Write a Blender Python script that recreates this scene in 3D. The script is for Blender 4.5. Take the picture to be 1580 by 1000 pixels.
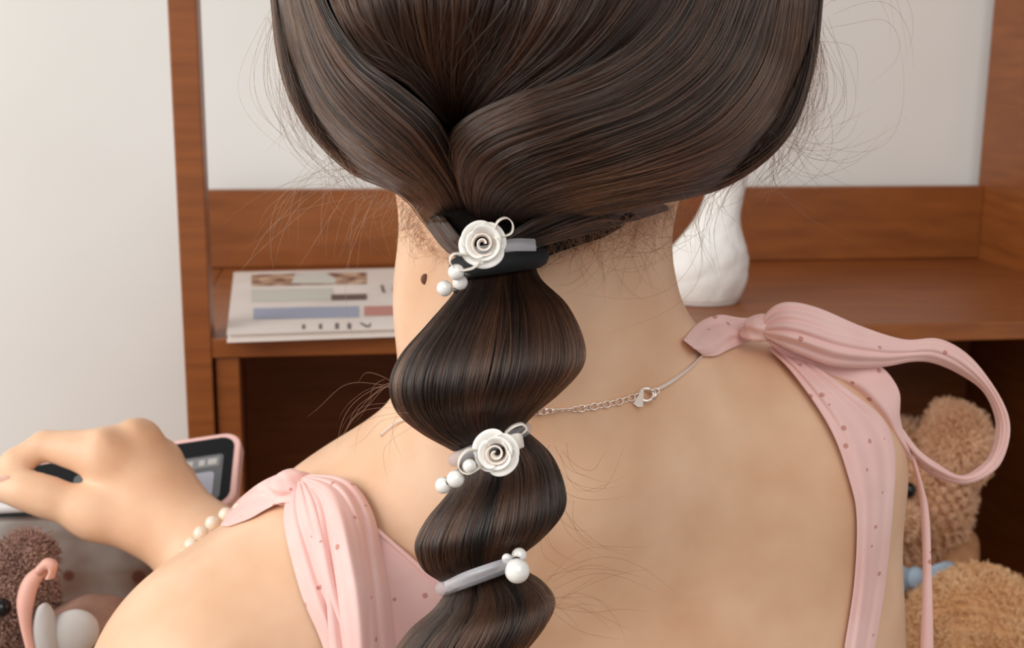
import bpy, bmesh, math, random
import numpy as np
from mathutils import Vector, Matrix

random.seed(7)
rng = np.random.default_rng(7)
SC = bpy.context.scene
COL = SC.collection
for o in list(bpy.data.objects):
    bpy.data.objects.remove(o)

# ------------------------------------------------------------------ camera
F = 1900.0                                   # focal length in pixels of a 1580 x 1000 frame
PITCH, ROLL = math.radians(12.0), math.radians(0.5)
CAM = np.array([0.0, 0.0, 1.22])
fwd = np.array([0.0, math.cos(PITCH), -math.sin(PITCH)])
right0 = np.array([1.0, 0.0, 0.0])
up0 = np.cross(right0, fwd)
right = right0 * math.cos(ROLL) + up0 * math.sin(ROLL)
up = np.cross(right, fwd)
cam = bpy.data.cameras.new('camera')
camo = bpy.data.objects.new('camera', cam)
COL.objects.link(camo)
cam.sensor_width = 36.0
cam.lens = F / 1580.0 * 36.0
cam.clip_start = 0.02
cam.dof.use_dof = True
cam.dof.focus_distance = 0.47
cam.dof.aperture_fstop = 17.0
M = Matrix(((right[0], up[0], -fwd[0], CAM[0]), (right[1], up[1], -fwd[1], CAM[1]),
            (right[2], up[2], -fwd[2], CAM[2]), (0, 0, 0, 1)))
camo.matrix_world = M
SC.camera = camo

# ------------------------------------------------------------------ world, lights, exposure
w = bpy.data.worlds.new('room_daylight')
SC.world = w
w.use_nodes = True
w.node_tree.nodes['Background'].inputs[0].default_value = (0.97, 0.98, 1.0, 1)
w.node_tree.nodes['Background'].inputs[1].default_value = 0.44


def area(name, loc, target, sx, sy, power, color):
    l = bpy.data.lights.new(name, 'AREA')
    l.shape = 'RECTANGLE'
    l.size, l.size_y, l.energy, l.color = sx, sy, power, color
    o = bpy.data.objects.new(name, l)
    COL.objects.link(o)
    o.location = loc
    o.rotation_euler = (Vector(target) - Vector(loc)).to_track_quat('-Z', 'Y').to_euler()
    return o


area('window_light', (-1.7, -0.15, 1.75), (0.0, 0.62, 1.05), 1.3, 1.5, 36, (1.0, 0.985, 0.96))
area('fill_light', (0.35, -0.75, 2.2), (0.15, 0.85, 0.95), 1.3, 1.3, 13, (1.0, 0.975, 0.94))  # unseen soft fill, added above and behind the camera to brighten back and hutch
vs = SC.view_settings
vs.view_transform = 'Standard'
vs.look = 'None'
vs.exposure = 0.0
vs.gamma = 1.0
vs.use_curve_mapping = False


# ------------------------------------------------------------------ coordinates
# "camera space" below: X right, Y down, Z forward, metres
def U(px, py, d):
    return np.array([(px - 790) / F * d, (py - 500) / F * d, d])


def W(p):
    p = np.asarray(p, float)
    return CAM + p[..., 0:1] * right - p[..., 1:2] * up + p[..., 2:3] * fwd


def on_z(px, py, z):                          # the point of the level plane z that lies in that direction
    d = W(U(px, py, 1.0)) - CAM
    return CAM + d * ((z - CAM[2]) / d[2])


def to_cam(p):
    q = np.asarray(p, float) - CAM
    return np.stack([q @ right, -(q @ up), q @ fwd], -1)


# ------------------------------------------------------------------ object helpers
WLOC = {}


def tag(o, label=None, cat=None, group=None, kind=None):
    if label: o['label'] = label
    if cat: o['category'] = cat
    if group: o['group'] = group
    if kind: o['kind'] = kind
    return o


def empty(name, loc, label, cat, group=None):
    o = bpy.data.objects.new(name, None)
    o.empty_display_size = 0.02
    COL.objects.link(o)
    o.location = tuple(loc)
    WLOC[o.name] = np.array(loc, float)
    return tag(o, label, cat, group)


def link(name, data, parent, origin):
    o = bpy.data.objects.new(name, data)
    COL.objects.link(o)
    origin = np.array(origin, float)
    WLOC[o.name] = origin
    if parent is not None:
        o.parent = parent
        o.location = tuple(origin - WLOC[parent.name])
    else:
        o.location = tuple(origin)
    return o


def mesh(name, verts, faces, mat, parent=None, smooth=True, mats=None, fmat=None, bevel=0, subsurf=0, solid=0, origin=None):
    v = np.asarray(verts, float)
    if origin is None:
        origin = (v.min(0) + v.max(0)) / 2
    me = bpy.data.meshes.new(name)
    me.from_pydata((v - origin).tolist(), [], [tuple(int(i) for i in f) for f in faces])
    for m in (mats or [mat]):
        me.materials.append(m)
    if fmat is not None:
        me.polygons.foreach_set('material_index', fmat)
    if smooth:
        me.polygons.foreach_set('use_smooth', [True] * len(me.polygons))
    me.update()
    o = link(name, me, parent, origin)
    if solid:
        md = o.modifiers.new('thickness', 'SOLIDIFY'); md.thickness = solid; md.offset = 0
    if bevel:
        md = o.modifiers.new('bevel', 'BEVEL'); md.width = bevel; md.segments = 2; md.limit_method = 'ANGLE'
    if subsurf:
        md = o.modifiers.new('subsurf', 'SUBSURF'); md.levels = subsurf; md.render_levels = subsurf
    return o


BOXF = [(0, 3, 2, 1), (4, 5, 6, 7), (0, 1, 5, 4), (1, 2, 6, 5), (2, 3, 7, 6), (3, 0, 4, 7)]


def boxv(x0, x1, y0, y1, z0, z1):
    return np.array([(x0, y0, z0), (x1, y0, z0), (x1, y1, z0), (x0, y1, z0),
                     (x0, y0, z1), (x1, y0, z1), (x1, y1, z1), (x0, y1, z1)], float)


def catmull(P, n):
    P = np.asarray(P, float)
    k = len(P)
    if k == 2:
        t = np.linspace(0, 1, n)[:, None]
        return P[0] * (1 - t) + P[1] * t
    Q = np.vstack([2 * P[0] - P[1], P, 2 * P[-1] - P[-2]])
    t = np.linspace(0, k - 1, n)
    i = np.minimum(t.astype(int), k - 2)
    f = (t - i)[:, None]
    a, b, c, d = Q[i], Q[i + 1], Q[i + 2], Q[i + 3]
    return 0.5 * (2 * b + (c - a) * f + (2 * a - 5 * b + 4 * c - d) * f ** 2 + (3 * b - a - 3 * c + d) * f ** 3)


def even(P, n):                               # catmull, then even spacing
    Q = catmull(P, 200)
    s = np.r_[0, np.cumsum(np.linalg.norm(np.diff(Q[:, :], axis=0), axis=1))]
    t = np.linspace(0, s[-1], n)
    return np.stack([np.interp(t, s, Q[:, k]) for k in range(Q.shape[1])], 1)


def gridf(nu, nv, wrap_v=False):
    f = []
    for i in range(nu - 1):
        for j in range(nv if wrap_v else nv - 1):
            j2 = (j + 1) % nv
            f.append((i * nv + j, i * nv + j2, (i + 1) * nv + j2, (i + 1) * nv + j))
    return f


def tube(name, path, r, mat, parent, seg=10, closed=False, flat=1.0, label=None):
    P = np.asarray(path, float)
    n = len(P)
    r = np.broadcast_to(np.asarray(r, float), (n,))
    T = np.gradient(P, axis=0) if not closed else np.roll(P, -1, 0) - np.roll(P, 1, 0)
    T /= np.linalg.norm(T, axis=1)[:, None] + 1e-12
    ref = np.array([0.03, 0.1, 1.0]) if abs(T[:, 2]).mean() < 0.8 else np.array([1.0, 0.1, 0.02])
    A = np.cross(T, ref); A /= np.linalg.norm(A, axis=1)[:, None]
    B = np.cross(T, A)
    th = np.linspace(0, 2 * math.pi, seg, endpoint=False)
    V = P[:, None] + r[:, None, None] * (np.cos(th)[None, :, None] * A[:, None] * flat + np.sin(th)[None, :, None] * B[:, None])
    V = V.reshape(-1, 3)
    f = gridf(n, seg, True)
    if closed:
        f += [((n - 1) * seg + j, (n - 1) * seg + (j + 1) % seg, (j + 1) % seg, j) for j in range(seg)]
    else:
        f += [tuple(range(seg))[::-1], tuple((n - 1) * seg + j for j in range(seg))]
    o = mesh(name, V, f, mat, parent)
    if label: o['label'] = label
    return o


def ball_data(name, mat, seg=20, rings=12):
    me = bpy.data.meshes.new(name)
    bm = bmesh.new()
    bmesh.ops.create_uvsphere(bm, u_segments=seg, v_segments=rings, radius=1.0)
    for f in bm.faces: f.smooth = True
    bm.to_mesh(me); bm.free()
    me.materials.append(mat)
    return me


def ball(name, data, parent, c, r, rot=None):
    o = link(name, data, parent, c)
    o.scale = (r, r, r) if np.isscalar(r) else tuple(r)
    if rot: o.rotation_euler = rot
    return o


def strands(name, pts, mat, parent, r0, tone=None, taper=True):
    """pts: list of (k,3) arrays or an array (n,k,3) of world points -> one hair-curves object"""
    if isinstance(pts, np.ndarray):
        pts = list(pts)
    sizes = [len(p) for p in pts]
    allp = np.concatenate(pts).astype(np.float32)
    origin = allp.mean(0)
    cu = bpy.data.hair_curves.new(name)
    cu.add_curves(sizes)
    cu.attributes['position'].data.foreach_set('vector', (allp - origin).ravel())
    rad = []
    for k in sizes:
        t = np.linspace(0, 1, k)
        rr = np.full(k, r0) if not taper else r0 * (1 - 0.75 * np.clip((t - 0.7) / 0.3, 0, 1))
        rad.append(rr)
    at = cu.attributes.get('radius') or cu.attributes.new('radius', 'FLOAT', 'POINT')
    at.data.foreach_set('value', np.concatenate(rad).astype(np.float32))
    if tone is not None:
        cu.attributes.new('tone', 'FLOAT', 'CURVE').data.foreach_set('value', np.clip(tone, 0, 1).astype(np.float32))
    cu.materials.append(mat)
    o = link(name, cu, parent, origin)
    o['kind'] = 'stuff'
    return o


# ------------------------------------------------------------------ materials
def lin(c):
    return tuple((v / 255 / 12.92 if v / 255 <= 0.04045 else ((v / 255 + 0.055) / 1.055) ** 2.4) for v in c) + (1.0,)


def mat(name, color, rough=0.5, **kw):
    m = bpy.data.materials.new(name)
    m.use_nodes = True
    b = m.node_tree.nodes['Principled BSDF']
    b.inputs['Base Color'].default_value = lin(color)
    b.inputs['Roughness'].default_value = rough
    for k, v in kw.items():
        b.inputs[k.replace('_', ' ')].default_value = v
    return m


def mixnoise(m, c1, c2, scale=(1, 1, 1), nscale=10.0, detail=4, lo=0.35, hi=0.65, bump=0.0, bscale=None, bdist=0.001, coord='Object'):
    nt = m.node_tree
    b = nt.nodes['Principled BSDF']
    tc = nt.nodes.new('ShaderNodeTexCoord')
    mp = nt.nodes.new('ShaderNodeMapping')
    mp.inputs['Scale'].default_value = scale
    nt.links.new(tc.outputs[coord], mp.inputs[0])
    n = nt.nodes.new('ShaderNodeTexNoise')
    n.inputs['Scale'].default_value = nscale
    n.inputs['Detail'].default_value = detail
    nt.links.new(mp.outputs[0], n.inputs['Vector'])
    r = nt.nodes.new('ShaderNodeValToRGB')
    r.color_ramp.elements[0].position = lo
    r.color_ramp.elements[1].position = hi
    r.color_ramp.elements[0].color = lin(c1)
    r.color_ramp.elements[1].color = lin(c2)
    nt.links.new(n.outputs[0], r.inputs[0])
    nt.links.new(r.outputs[0], b.inputs['Base Color'])
    if bump:
        n2 = nt.nodes.new('ShaderNodeTexNoise')
        n2.inputs['Scale'].default_value = bscale or nscale * 3
        n2.inputs['Detail'].default_value = 3
        nt.links.new(mp.outputs[0], n2.inputs['Vector'])
        bp = nt.nodes.new('ShaderNodeBump')
        bp.inputs['Strength'].default_value = bump
        bp.inputs['Distance'].default_value = bdist
        nt.links.new(n2.outputs[0], bp.inputs['Height'])
        nt.links.new(bp.outputs[0], b.inputs['Normal'])
    return m


M_wall = mixnoise(mat('white_wall', (232, 230, 224), 0.85), (229, 227, 221), (235, 233, 228), nscale=3, bump=0.05, bscale=200)
M_wood = mixnoise(mat('cherry_wood', (140, 76, 36), 0.42), (126, 68, 27), (148, 84, 36), scale=(1, 1, 9), nscale=14, lo=0.3, hi=0.72, bump=0.05, bscale=60)
M_woodx = mixnoise(mat('cherry_wood_along', (140, 76, 36), 0.42), (126, 68, 27), (148, 84, 36), scale=(1.2, 9, 9), nscale=9, lo=0.3, hi=0.72, bump=0.05, bscale=60)
M_floor = mixnoise(mat('floor_boards', (150, 115, 85), 0.5), (135, 100, 72), (165, 128, 96), scale=(1, 8, 1), nscale=6)

M_skin = mat('skin', (226, 178, 143), 0.46)
mixnoise(M_skin, (219, 173, 137), (235, 195, 162), nscale=26, detail=3, lo=0.3, hi=0.7, bump=0.08, bscale=420, bdist=0.0006)
sb = M_skin.node_tree.nodes['Principled BSDF']
sb.inputs['Subsurface Weight'].default_value = 0.25
sb.inputs['Subsurface Radius'].default_value = (1.0, 0.35, 0.2)
sb.inputs['Subsurface Scale'].default_value = 0.004
sb.inputs['Specular IOR Level'].default_value = 0.35
M_mole = mat('mole', (120, 72, 50), 0.6)
M_nail = mat('nail', (243, 200, 180), 0.25)

M_hairbase = mat('dark_hair_mass', (14, 9, 8), 0.9, Specular_IOR_Level=0.1)
mixnoise(M_hairbase, (10, 7, 6), (20, 13, 11), scale=(6, 6, 1), nscale=60)


def hair_mat(name, c1, c2, rough=0.26, radial=0.40, tone=True):
    m = bpy.data.materials.new(name)
    m.use_nodes = True
    nt = m.node_tree
    nt.nodes.clear()
    out = nt.nodes.new('ShaderNodeOutputMaterial')
    h = nt.nodes.new('ShaderNodeBsdfHairPrincipled')
    h.parametrization = 'COLOR'
    inf = nt.nodes.new('ShaderNodeAttribute' if tone else 'ShaderNodeHairInfo')
    if tone: inf.attribute_name = 'tone'
    r = nt.nodes.new('ShaderNodeValToRGB')
    r.color_ramp.elements[0].color = lin(c1)
    r.color_ramp.elements[1].color = lin(c2)
    nt.links.new(inf.outputs['Fac' if tone else 'Random'], r.inputs[0])
    nt.links.new(r.outputs[0], h.inputs['Color'])
    h.inputs['Roughness'].default_value = rough
    h.inputs['Radial Roughness'].default_value = radial
    nt.links.new(h.outputs[0], out.inputs[0])
    return m


M_hair = hair_mat('brown_hair', (10, 7, 5), (74, 46, 31))
M_fly = hair_mat('stray_hair', (24, 15, 11), (70, 42, 28), tone=False)

M_pink = mat('pink_cloth', (232, 184, 176), 0.8)
M_cream = mat('cream_ribbon', (228, 218, 206), 0.55)


def cloth(m, base1, base2, dot):
    nt = m.node_tree
    mixnoise(m, base1, base2, nscale=35, bump=0.15, bscale=900, bdist=0.0004)
    b = nt.nodes['Principled BSDF']
    src = b.inputs['Base Color'].links[0].from_socket
    tc = nt.nodes.new('ShaderNodeTexCoord')
    vo = nt.nodes.new('ShaderNodeTexVoronoi')
    vo.inputs['Scale'].default_value = 100
    vo.inputs['Randomness'].default_value = 0.75
    nt.links.new(tc.outputs['Object'], vo.inputs['Vector'])
    lt = nt.nodes.new('ShaderNodeMath'); lt.operation = 'LESS_THAN'; lt.inputs[1].default_value = 0.125
    nt.links.new(vo.outputs['Distance'], lt.inputs[0])
    mx = nt.nodes.new('ShaderNodeMix'); mx.data_type = 'RGBA'
    nt.links.new(lt.outputs[0], mx.inputs[0])
    nt.links.new(src, mx.inputs[6])
    mx.inputs[7].default_value = lin(dot)
    nt.links.new(mx.outputs[2], b.inputs['Base Color'])
    b.inputs['Sheen Weight'].default_value = 0.15
    return m


cloth(M_pink, (236, 190, 182), (241, 200, 192), (202, 140, 128))
M_rose = mat('ivory_satin', (250, 246, 239), 0.45, Sheen_Weight=0.2)
M_rosein = mat('blush_satin', (250, 238, 226), 0.45, Sheen_Weight=0.2)
M_pearl = mat('pearl', (240, 237, 230), 0.18, Coat_Weight=0.6, Specular_IOR_Level=0.6)
M_pearlb = mat('cream_pearl', (238, 222, 200), 0.25, Coat_Weight=0.5)
M_silver = mat('silver', (244, 226, 212), 0.3, Metallic=0.55)
M_grommet = mat('dark_metal', (95, 90, 86), 0.3, Metallic=0.9)
M_black = mat('black_elastic', (14, 14, 17), 0.75)


def clear(name, color, alpha, rough=0.12):
    m = bpy.data.materials.new(name)
    m.use_nodes = True
    nt = m.node_tree
    b = nt.nodes['Principled BSDF']
    b.inputs['Base Color'].default_value = lin(color)
    b.inputs['Roughness'].default_value = rough
    out = nt.nodes['Material Output']
    t = nt.nodes.new('ShaderNodeBsdfTransparent')
    mx = nt.nodes.new('ShaderNodeMixShader')
    mx.inputs[0].default_value = alpha
    nt.links.new(t.outputs[0], mx.inputs[1])
    nt.links.new(b.outputs[0], mx.inputs[2])
    nt.links.new(mx.outputs[0], out.inputs[0])
    return m


M_clear = clear('clear_band', (222, 220, 224), 0.36)
M_vinyl = clear('hazy_clear_vinyl', (150, 140, 133), 0.80, 0.25)

# ------------------------------------------------------------------ signed distances and surface nets
def cone(p, a, ra, b, rb):
    ba = b - a
    t = np.clip(((p - a) @ ba) / (ba @ ba), 0, 1)
    q = p - a - t[:, None] * ba
    return np.sqrt((q * q).sum(1)) - (ra + (rb - ra) * t)


def ellip(p, c, r, R=None):
    q = p - c
    if R is not None: q = q @ R
    r = np.asarray(r)
    k0 = np.sqrt(((q / r) ** 2).sum(1)) + 1e-9
    k1 = np.sqrt(((q / (r * r)) ** 2).sum(1)) + 1e-9
    return k0 * (k0 - 1) / k1


def smin(a, b, k):
    h = np.maximum(k - np.abs(a - b), 0) / k
    return np.minimum(a, b) - h * h * k * 0.25


def surface_nets(f, lo, hi, h):
    lo = np.asarray(lo, float)
    B = 8
    nb = np.ceil((np.asarray(hi) - lo) / (B * h)).astype(int)
    n = nb * B + 1
    V = np.full(n, 1.0, np.float32)
    bc = np.stack(np.meshgrid(*[np.arange(k) for k in nb], indexing='ij'), -1).reshape(-1, 3)
    cen = lo + (bc * B + B / 2) * h
    dc = f(cen)
    off = np.stack(np.meshgrid(*[np.arange(B + 1)] * 3, indexing='ij'), -1).reshape(-1, 3)
    for b, d in zip(bc, dc):
        s = tuple(slice(k * B, k * B + B + 1) for k in b)
        if abs(d) > B * h * 1.6:
            if d < 0: V[s] = -1.0
    for b, d in zip(bc, dc):
        if abs(d) <= B * h * 1.6:
            s = tuple(slice(k * B, k * B + B + 1) for k in b)
            V[s] = f(lo + (b * B + off) * h).reshape(B + 1, B + 1, B + 1)
    S = V < 0
    c = [(i, j, k) for i in (0, 1) for j in (0, 1) for k in (0, 1)]
    cnt = sum(S[i:n[0] - 1 + i, j:n[1] - 1 + j, k:n[2] - 1 + k].astype(np.int8) for i, j, k in c)
    idx = np.argwhere((cnt > 0) & (cnt < 8))
    vid = np.full(cnt.shape, -1, np.int64)
    vid[tuple(idx.T)] = np.arange(len(idx))
    acc = np.zeros((len(idx), 3)); num = np.zeros(len(idx))
    for a in c:
        for ax in range(3):
            if a[ax] == 0:
                b = list(a); b[ax] = 1
                va = V[tuple((idx + a).T)]; vb = V[tuple((idx + np.array(b)).T)]
                cr = (va < 0) != (vb < 0)
                t = np.where(cr, va / (va - vb + 1e-12), 0)
                p = np.tile(np.array(a, float), (len(idx), 1)); p[:, ax] = t
                acc[cr] += p[cr]; num[cr] += 1
    verts = lo + (idx + acc / num[:, None]) * h
    faces = []
    for ax in range(3):
        o1, o2 = [k for k in range(3) if k != ax]
        sl0 = [slice(None)] * 3; sl1 = [slice(None)] * 3
        sl0[ax] = slice(0, n[ax] - 1); sl1[ax] = slice(1, n[ax])
        e = np.argwhere(S[tuple(sl0)] != S[tuple(sl1)])
        ok = (e[:, o1] > 0) & (e[:, o2] > 0) & (e[:, o1] < n[o1] - 1) & (e[:, o2] < n[o2] - 1)
        e = e[ok]
        q = []
        for d1, d2 in ((-1, -1), (0, -1), (0, 0), (-1, 0)):
            g = e.copy(); g[:, o1] += d1; g[:, o2] += d2
            q.append(vid[tuple(g.T)])
        q = np.stack(q, 1)
        flip = S[tuple(e.T)]
        if ax == 1: flip = ~flip
        q[flip] = q[flip][:, ::-1]
        faces.append(q)
    return verts, np.concatenate(faces)


# ------------------------------------------------------------------ the woman's body (camera space)
HEADC = U(843, -30, 0.505)
HEADR = np.array([0.1085, 0.110, 0.118])
WR, ELB = U(306, 842, 0.715), U(440, 1340, 0.615)


def hand_sdf(p):
    K = 0.010
    mcp = [(U(165, 702, .712), .0155), (U(212, 684, .724), .0140), (U(247, 712, .738), .0125), (U(272, 742, .750), .0110)]
    d = cone(p, WR, .0215, U(235, 770, .722), .0225)
    for q, r in mcp:
        d = smin(d, cone(p, U(268, 805, .722), .019, q, r), .010)
    th = [(U(255, 818, .712), .0190), (U(146, 793, .706), .0135), (U(70, 766, .703), .0098), (U(38, 756, .703), .0086), (U(-18, 750, .706), .0080)]
    for (a, ra), (b, rb) in zip(th, th[1:]):
        d = smin(d, cone(p, a, ra, b, rb), K)
    for (q, r) in mcp[:3]:
        d = smin(d, ellip(p, q + np.array([.0, -r * .62, -r * .62]), (.0066, .0058, .0058)), .004)
    fingers = [
        [mcp[0], (U(70, 687, .716), .0086), (U(24, 713, .712), .0078), (U(-6, 740, .711), .0070)],
        [mcp[1], (U(168, 696, .758), .0082), (U(172, 738, .768), .0076), (U(190, 762, .764), .0070)],
        [mcp[2], (U(208, 722, .772), .0080), (U(202, 762, .776), .0074), (U(216, 784, .768), .0068)],
        [mcp[3], (U(228, 745, .772), .0072), (U(212, 778, .774), .0066), (U(226, 798, .764), .0062)]]
    for fg in fingers:
        e = None
        for (a, ra), (b, rb) in zip(fg, fg[1:]):
            c = cone(p, a, ra, b, rb)
            e = c if e is None else smin(e, c, .003)
        d = smin(d, e, .005)
    return d


def body_sdf(p):
    # neck and head
    d = cone(p, U(822, 150, .548), .058, U(824, 470, .560), .0590)
    d = smin(d, cone(p, U(824, 470, .560), .0590, U(838, 660, .582), .066), .02)
    d = smin(d, ellip(p, HEADC + np.array([0, 0.0, .012]), (.076, .100, .098)), .03)
    jaw = HEADC + np.array([0, .06, .055])
    d = smin(d, ellip(p, jaw, (.055, .05, .05)), .03)
    d = smin(d, ellip(p, HEADC + np.array([0, .02, .112]), (.012, .022, .016)), .012)     # nose
    d = smin(d, ellip(p, HEADC + np.array([0, .052, .098]), (.024, .008, .012)), .008)    # lips
    for s in (-1, 1):
        d = smin(d, ellip(p, HEADC + np.array([s * .077, .015, .015]), (.006, .03, .018)), .008)   # ears
    # right shoulder (the photograph's right)
    d = smin(d, cone(p, U(930, 695, .588), .052, U(1195, 704, .603), .0520), .05)
    d = smin(d, cone(p, U(1215, 735, .608), .0525, U(1246, 1340, .640), .0440), .03)
    # left shoulder
    d = smin(d, cone(p, U(740, 815, .588), .052, U(410, 1022, .580), .0560), .05)
    d = smin(d, ellip(p, U(358, 1080, .572), (.062, .062, .064)), .03)
    d = smin(d, cone(p, U(358, 1080, .572), .054, ELB, .041), .03)
    d = smin(d, cone(p, ELB, .041, WR + (ELB - WR) * .35, .033), .01)
    d = smin(d, cone(p, WR + (ELB - WR) * .35, .033, WR, .0225), .01)
    d = smin(d, hand_sdf(p), .012)
    # ribcage, shoulder blades, waist
    d = smin(d, ellip(p, np.array([.015, .205, .685]), (.165, .170, .125)), .07)
    d = smin(d, ellip(p, U(1080, 900, .625), (.055, .085, .048)), .06)
    d = smin(d, ellip(p, U(560, 1010, .620), (.055, .085, .048)), .06)
    d = smin(d, cone(p, np.array([.02, .25, .69]), .115, np.array([.02, .47, .74]), .105), .05)
    # soft hollow of the spine
    g = cone(p, U(850, 690, .520), .012, U(850, 1200, .54), .012)
    return -smin(-d, g + .012, .05) if False else d


def trace(f, px, py, iters=90):
    px, py = np.atleast_1d(np.asarray(px, float)), np.atleast_1d(np.asarray(py, float))
    dr = np.stack([(px - 790) / F, (py - 500) / F, np.ones_like(px)], 1)
    L = np.linalg.norm(dr, axis=1)
    t = np.full(len(px), .25)
    best = np.full(len(px), 9.0); bt = t.copy()
    for _ in range(iters):
        d = f(dr * t[:, None])
        m = d < best
        best[m] = d[m]; bt[m] = t[m]
        t = np.minimum(t + np.where(d > 1e-5, np.maximum(d, 2e-4) * .8 / L, 0), 1.2)
    return bt, best < 8e-4


def skin(pts, off=0.0, f=None):
    """camera-space points on the body under the given picture points, lifted towards the camera by off"""
    pts = np.asarray(pts, float)
    t, hit = trace(f or body_sdf, pts[:, 0], pts[:, 1])
    offs = pts[:, 2] if pts.shape[1] > 2 else off
    t = t - offs
    return np.stack([(pts[:, 0] - 790) / F * t, (pts[:, 1] - 500) / F * t, t], 1)


person = empty('person', W(np.array([.02, .47, .74])), 'woman seen from behind with a bare back and a long tied brown ponytail', 'person')
bv, bf = surface_nets(body_sdf, (-.32, -.29, .36), (.30, .52, .88), .0027)
body = mesh('body', W(bv), bf, M_skin, person)
sm = body.modifiers.new('smooth', 'SMOOTH'); sm.factor = 0.5; sm.iterations = 2

mole_c = W(skin([(656, 431)], 0.0))[0]
ball('mole', ball_data('mole', M_mole, 12, 8), person, mole_c, (.0019, .0008, .0024))

nail_c = W(skin([(4, 741)], -.0006))[0]
ball('nail', ball_data('nail', M_nail, 14, 10), person, nail_c, (.0052, .0014, .0040), (.35, .12, 0))

# ------------------------------------------------------------------ hair
def head_depth(px, py):
    px, py = np.asarray(px, float), np.asarray(py, float)
    d = np.stack([(px - 790) / F, (py - 500) / F, np.ones_like(px)], -1) / HEADR
    c = HEADC / HEADR
    a = (d * d).sum(-1); b = (d * c).sum(-1); cc = (c * c).sum() - 1
    disc = b * b - a * cc
    return np.where(disc > 0, (b - np.sqrt(np.maximum(disc, 0))) / a, b / a)


def hair_sdf(p):
    d = ellip(p, HEADC, HEADR - .010)
    # the mass ends along the nape
    d = np.maximum(d, p[:, 1] + .0475 + 0.10 * np.abs(p[:, 0] - .008) ** 1.0)
    d = smin(d, cone(p, U(735, 270, .466), .019, U(764, 388, .472), .0115), .02)
    d = smin(d, cone(p, U(905, 322, .494), .011, U(775, 372, .478), .011), .012)
    d = smin(d, cone(p, U(930, 296, .482), .012, U(850, 300, .470), .015), .02)
    return d


hv, hf = surface_nets(hair_sdf, (-.12, -.29, .36), (.15, .0, .64), .004)
hair = mesh('hair', W(hv), hf, M_hairbase, person)
hair['label'] = 'dark brown hair swept back and crossed low at the nape'


def swath(guides, n, npts, lift, thick, clumps, jitter, dome=True, wave=0.0012, seed=1, surf=None, loose=.032):
    """strands that follow a fan of guide lines laid on the head"""
    r = np.random.default_rng(seed)
    G = np.stack([even(np.asarray(g, float), npts) for g in guides])          # (g, npts, 2)
    k = len(G)
    cv = np.sort(r.random(clumps))
    ci = r.integers(0, clumps, n)
    cl = r.normal(0, 1, clumps) * .0022
    ct = r.normal(0, 1, clumps)
    v = np.clip(cv[ci] + r.normal(0, jitter, n), 0.0, 1.0)
    u = np.linspace(0, 1, npts)
    drift = r.normal(0, loose, (n, 1)) * np.sin(u * math.pi * r.uniform(.5, 1.4, (n, 1)))
    vv = np.clip(v[:, None] + drift, 0, 1) * (k - 1)
    i = np.minimum(vv.astype(int), k - 2)
    f = (vv - i)[..., None]
    ii = np.arange(npts)[None, :]
    xy = G[i, ii] * (1 - f) + G[i + 1, ii] * f
    xy = xy + r.normal(0, 1.6, (n, 1, 2))
    if surf is None:
        dz = head_depth(xy[..., 0], xy[..., 1])
    else:
        GZ = np.stack([skin(g, 0.0, surf)[:, 2] for g in G])
        dz = GZ[i, ii] * (1 - f[..., 0]) + GZ[i + 1, ii] * f[..., 0]
    dm = np.sin(np.clip(v, 0.02, .98) * math.pi) ** .6 if dome else np.ones(n)
    lf = np.interp(u, np.linspace(0, 1, len(lift)), lift)
    lay = r.random(n) ** .6
    up_ = lf[None] * dm[:, None] + (lay[:, None] - 1) * thick + cl[ci][:, None] * np.sin(u * math.pi)
    up_ = up_ + wave * np.sin(u[None] * r.uniform(4, 9, (n, 1)) + r.uniform(0, 6, (n, 1))) * .5
    z = dz - up_
    P = np.stack([(xy[..., 0] - 790) / F * z, (xy[..., 1] - 500) / F * z, z], -1)
    return W(P), np.clip(.38 + .26 * ct[ci] + r.normal(0, .16, n), 0, 1)


CROWN = [
    [(498, -190), (503, -80), (512, 0), (560, 85), (630, 130), (692, 192)],
    [(590, -190), (595, -80), (605, 0), (632, 80), (668, 140), (698, 196)],
    [(720, -190), (718, -80), (715, 0), (706, 80), (700, 140), (700, 200)],
    [(845, -190), (840, -80), (830, 0), (790, 80), (745, 140), (708, 200)],
    [(975, -190), (962, -80), (940, 0), (880, 80), (800, 140), (718, 200)],
    [(1075, -190), (1060, -80), (1035, 0), (955, 85), (845, 150), (728, 205)]]
LEFT = [
    [(418, -190), (418, -80), (421, 0), (436, 110), (474, 194), (540, 262), (620, 300), (664, 352), (712, 392)],
    [(430, -190), (430, -80), (440, 0), (468, 110), (515, 190), (590, 255), (655, 300), (690, 345), (728, 388)],
    [(455, -190), (455, -80), (468, 0), (510, 100), (570, 170), (635, 228), (682, 285), (712, 335), (742, 385)],
    [(490, -190), (488, -80), (500, 0), (552, 85), (615, 135), (672, 185), (705, 250), (730, 320), (755, 382)]]
RIGHT = [
    [(1266, -190), (1268, -80), (1266, 0), (1252, 110), (1212, 212), (1120, 284), (1000, 314), (880, 338), (800, 372)],
    [(1235, -190), (1232, -80), (1225, 0), (1200, 115), (1132, 208), (1015, 262), (890, 296), (800, 328), (778, 372)],
    [(1185, -190), (1180, -80), (1168, 0), (1122, 105), (1035, 180), (915, 228), (800, 268), (752, 315), (768, 376)],
    [(1120, -190), (1115, -80), (1102, 0), (1052, 88), (962, 148), (850, 184), (748, 222), (712, 278), (742, 372)],
    [(1050, -190), (1045, -80), (1028, 0), (965, 72), (880, 120), (790, 152), (718, 188), (692, 228), (704, 300)]]
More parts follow.
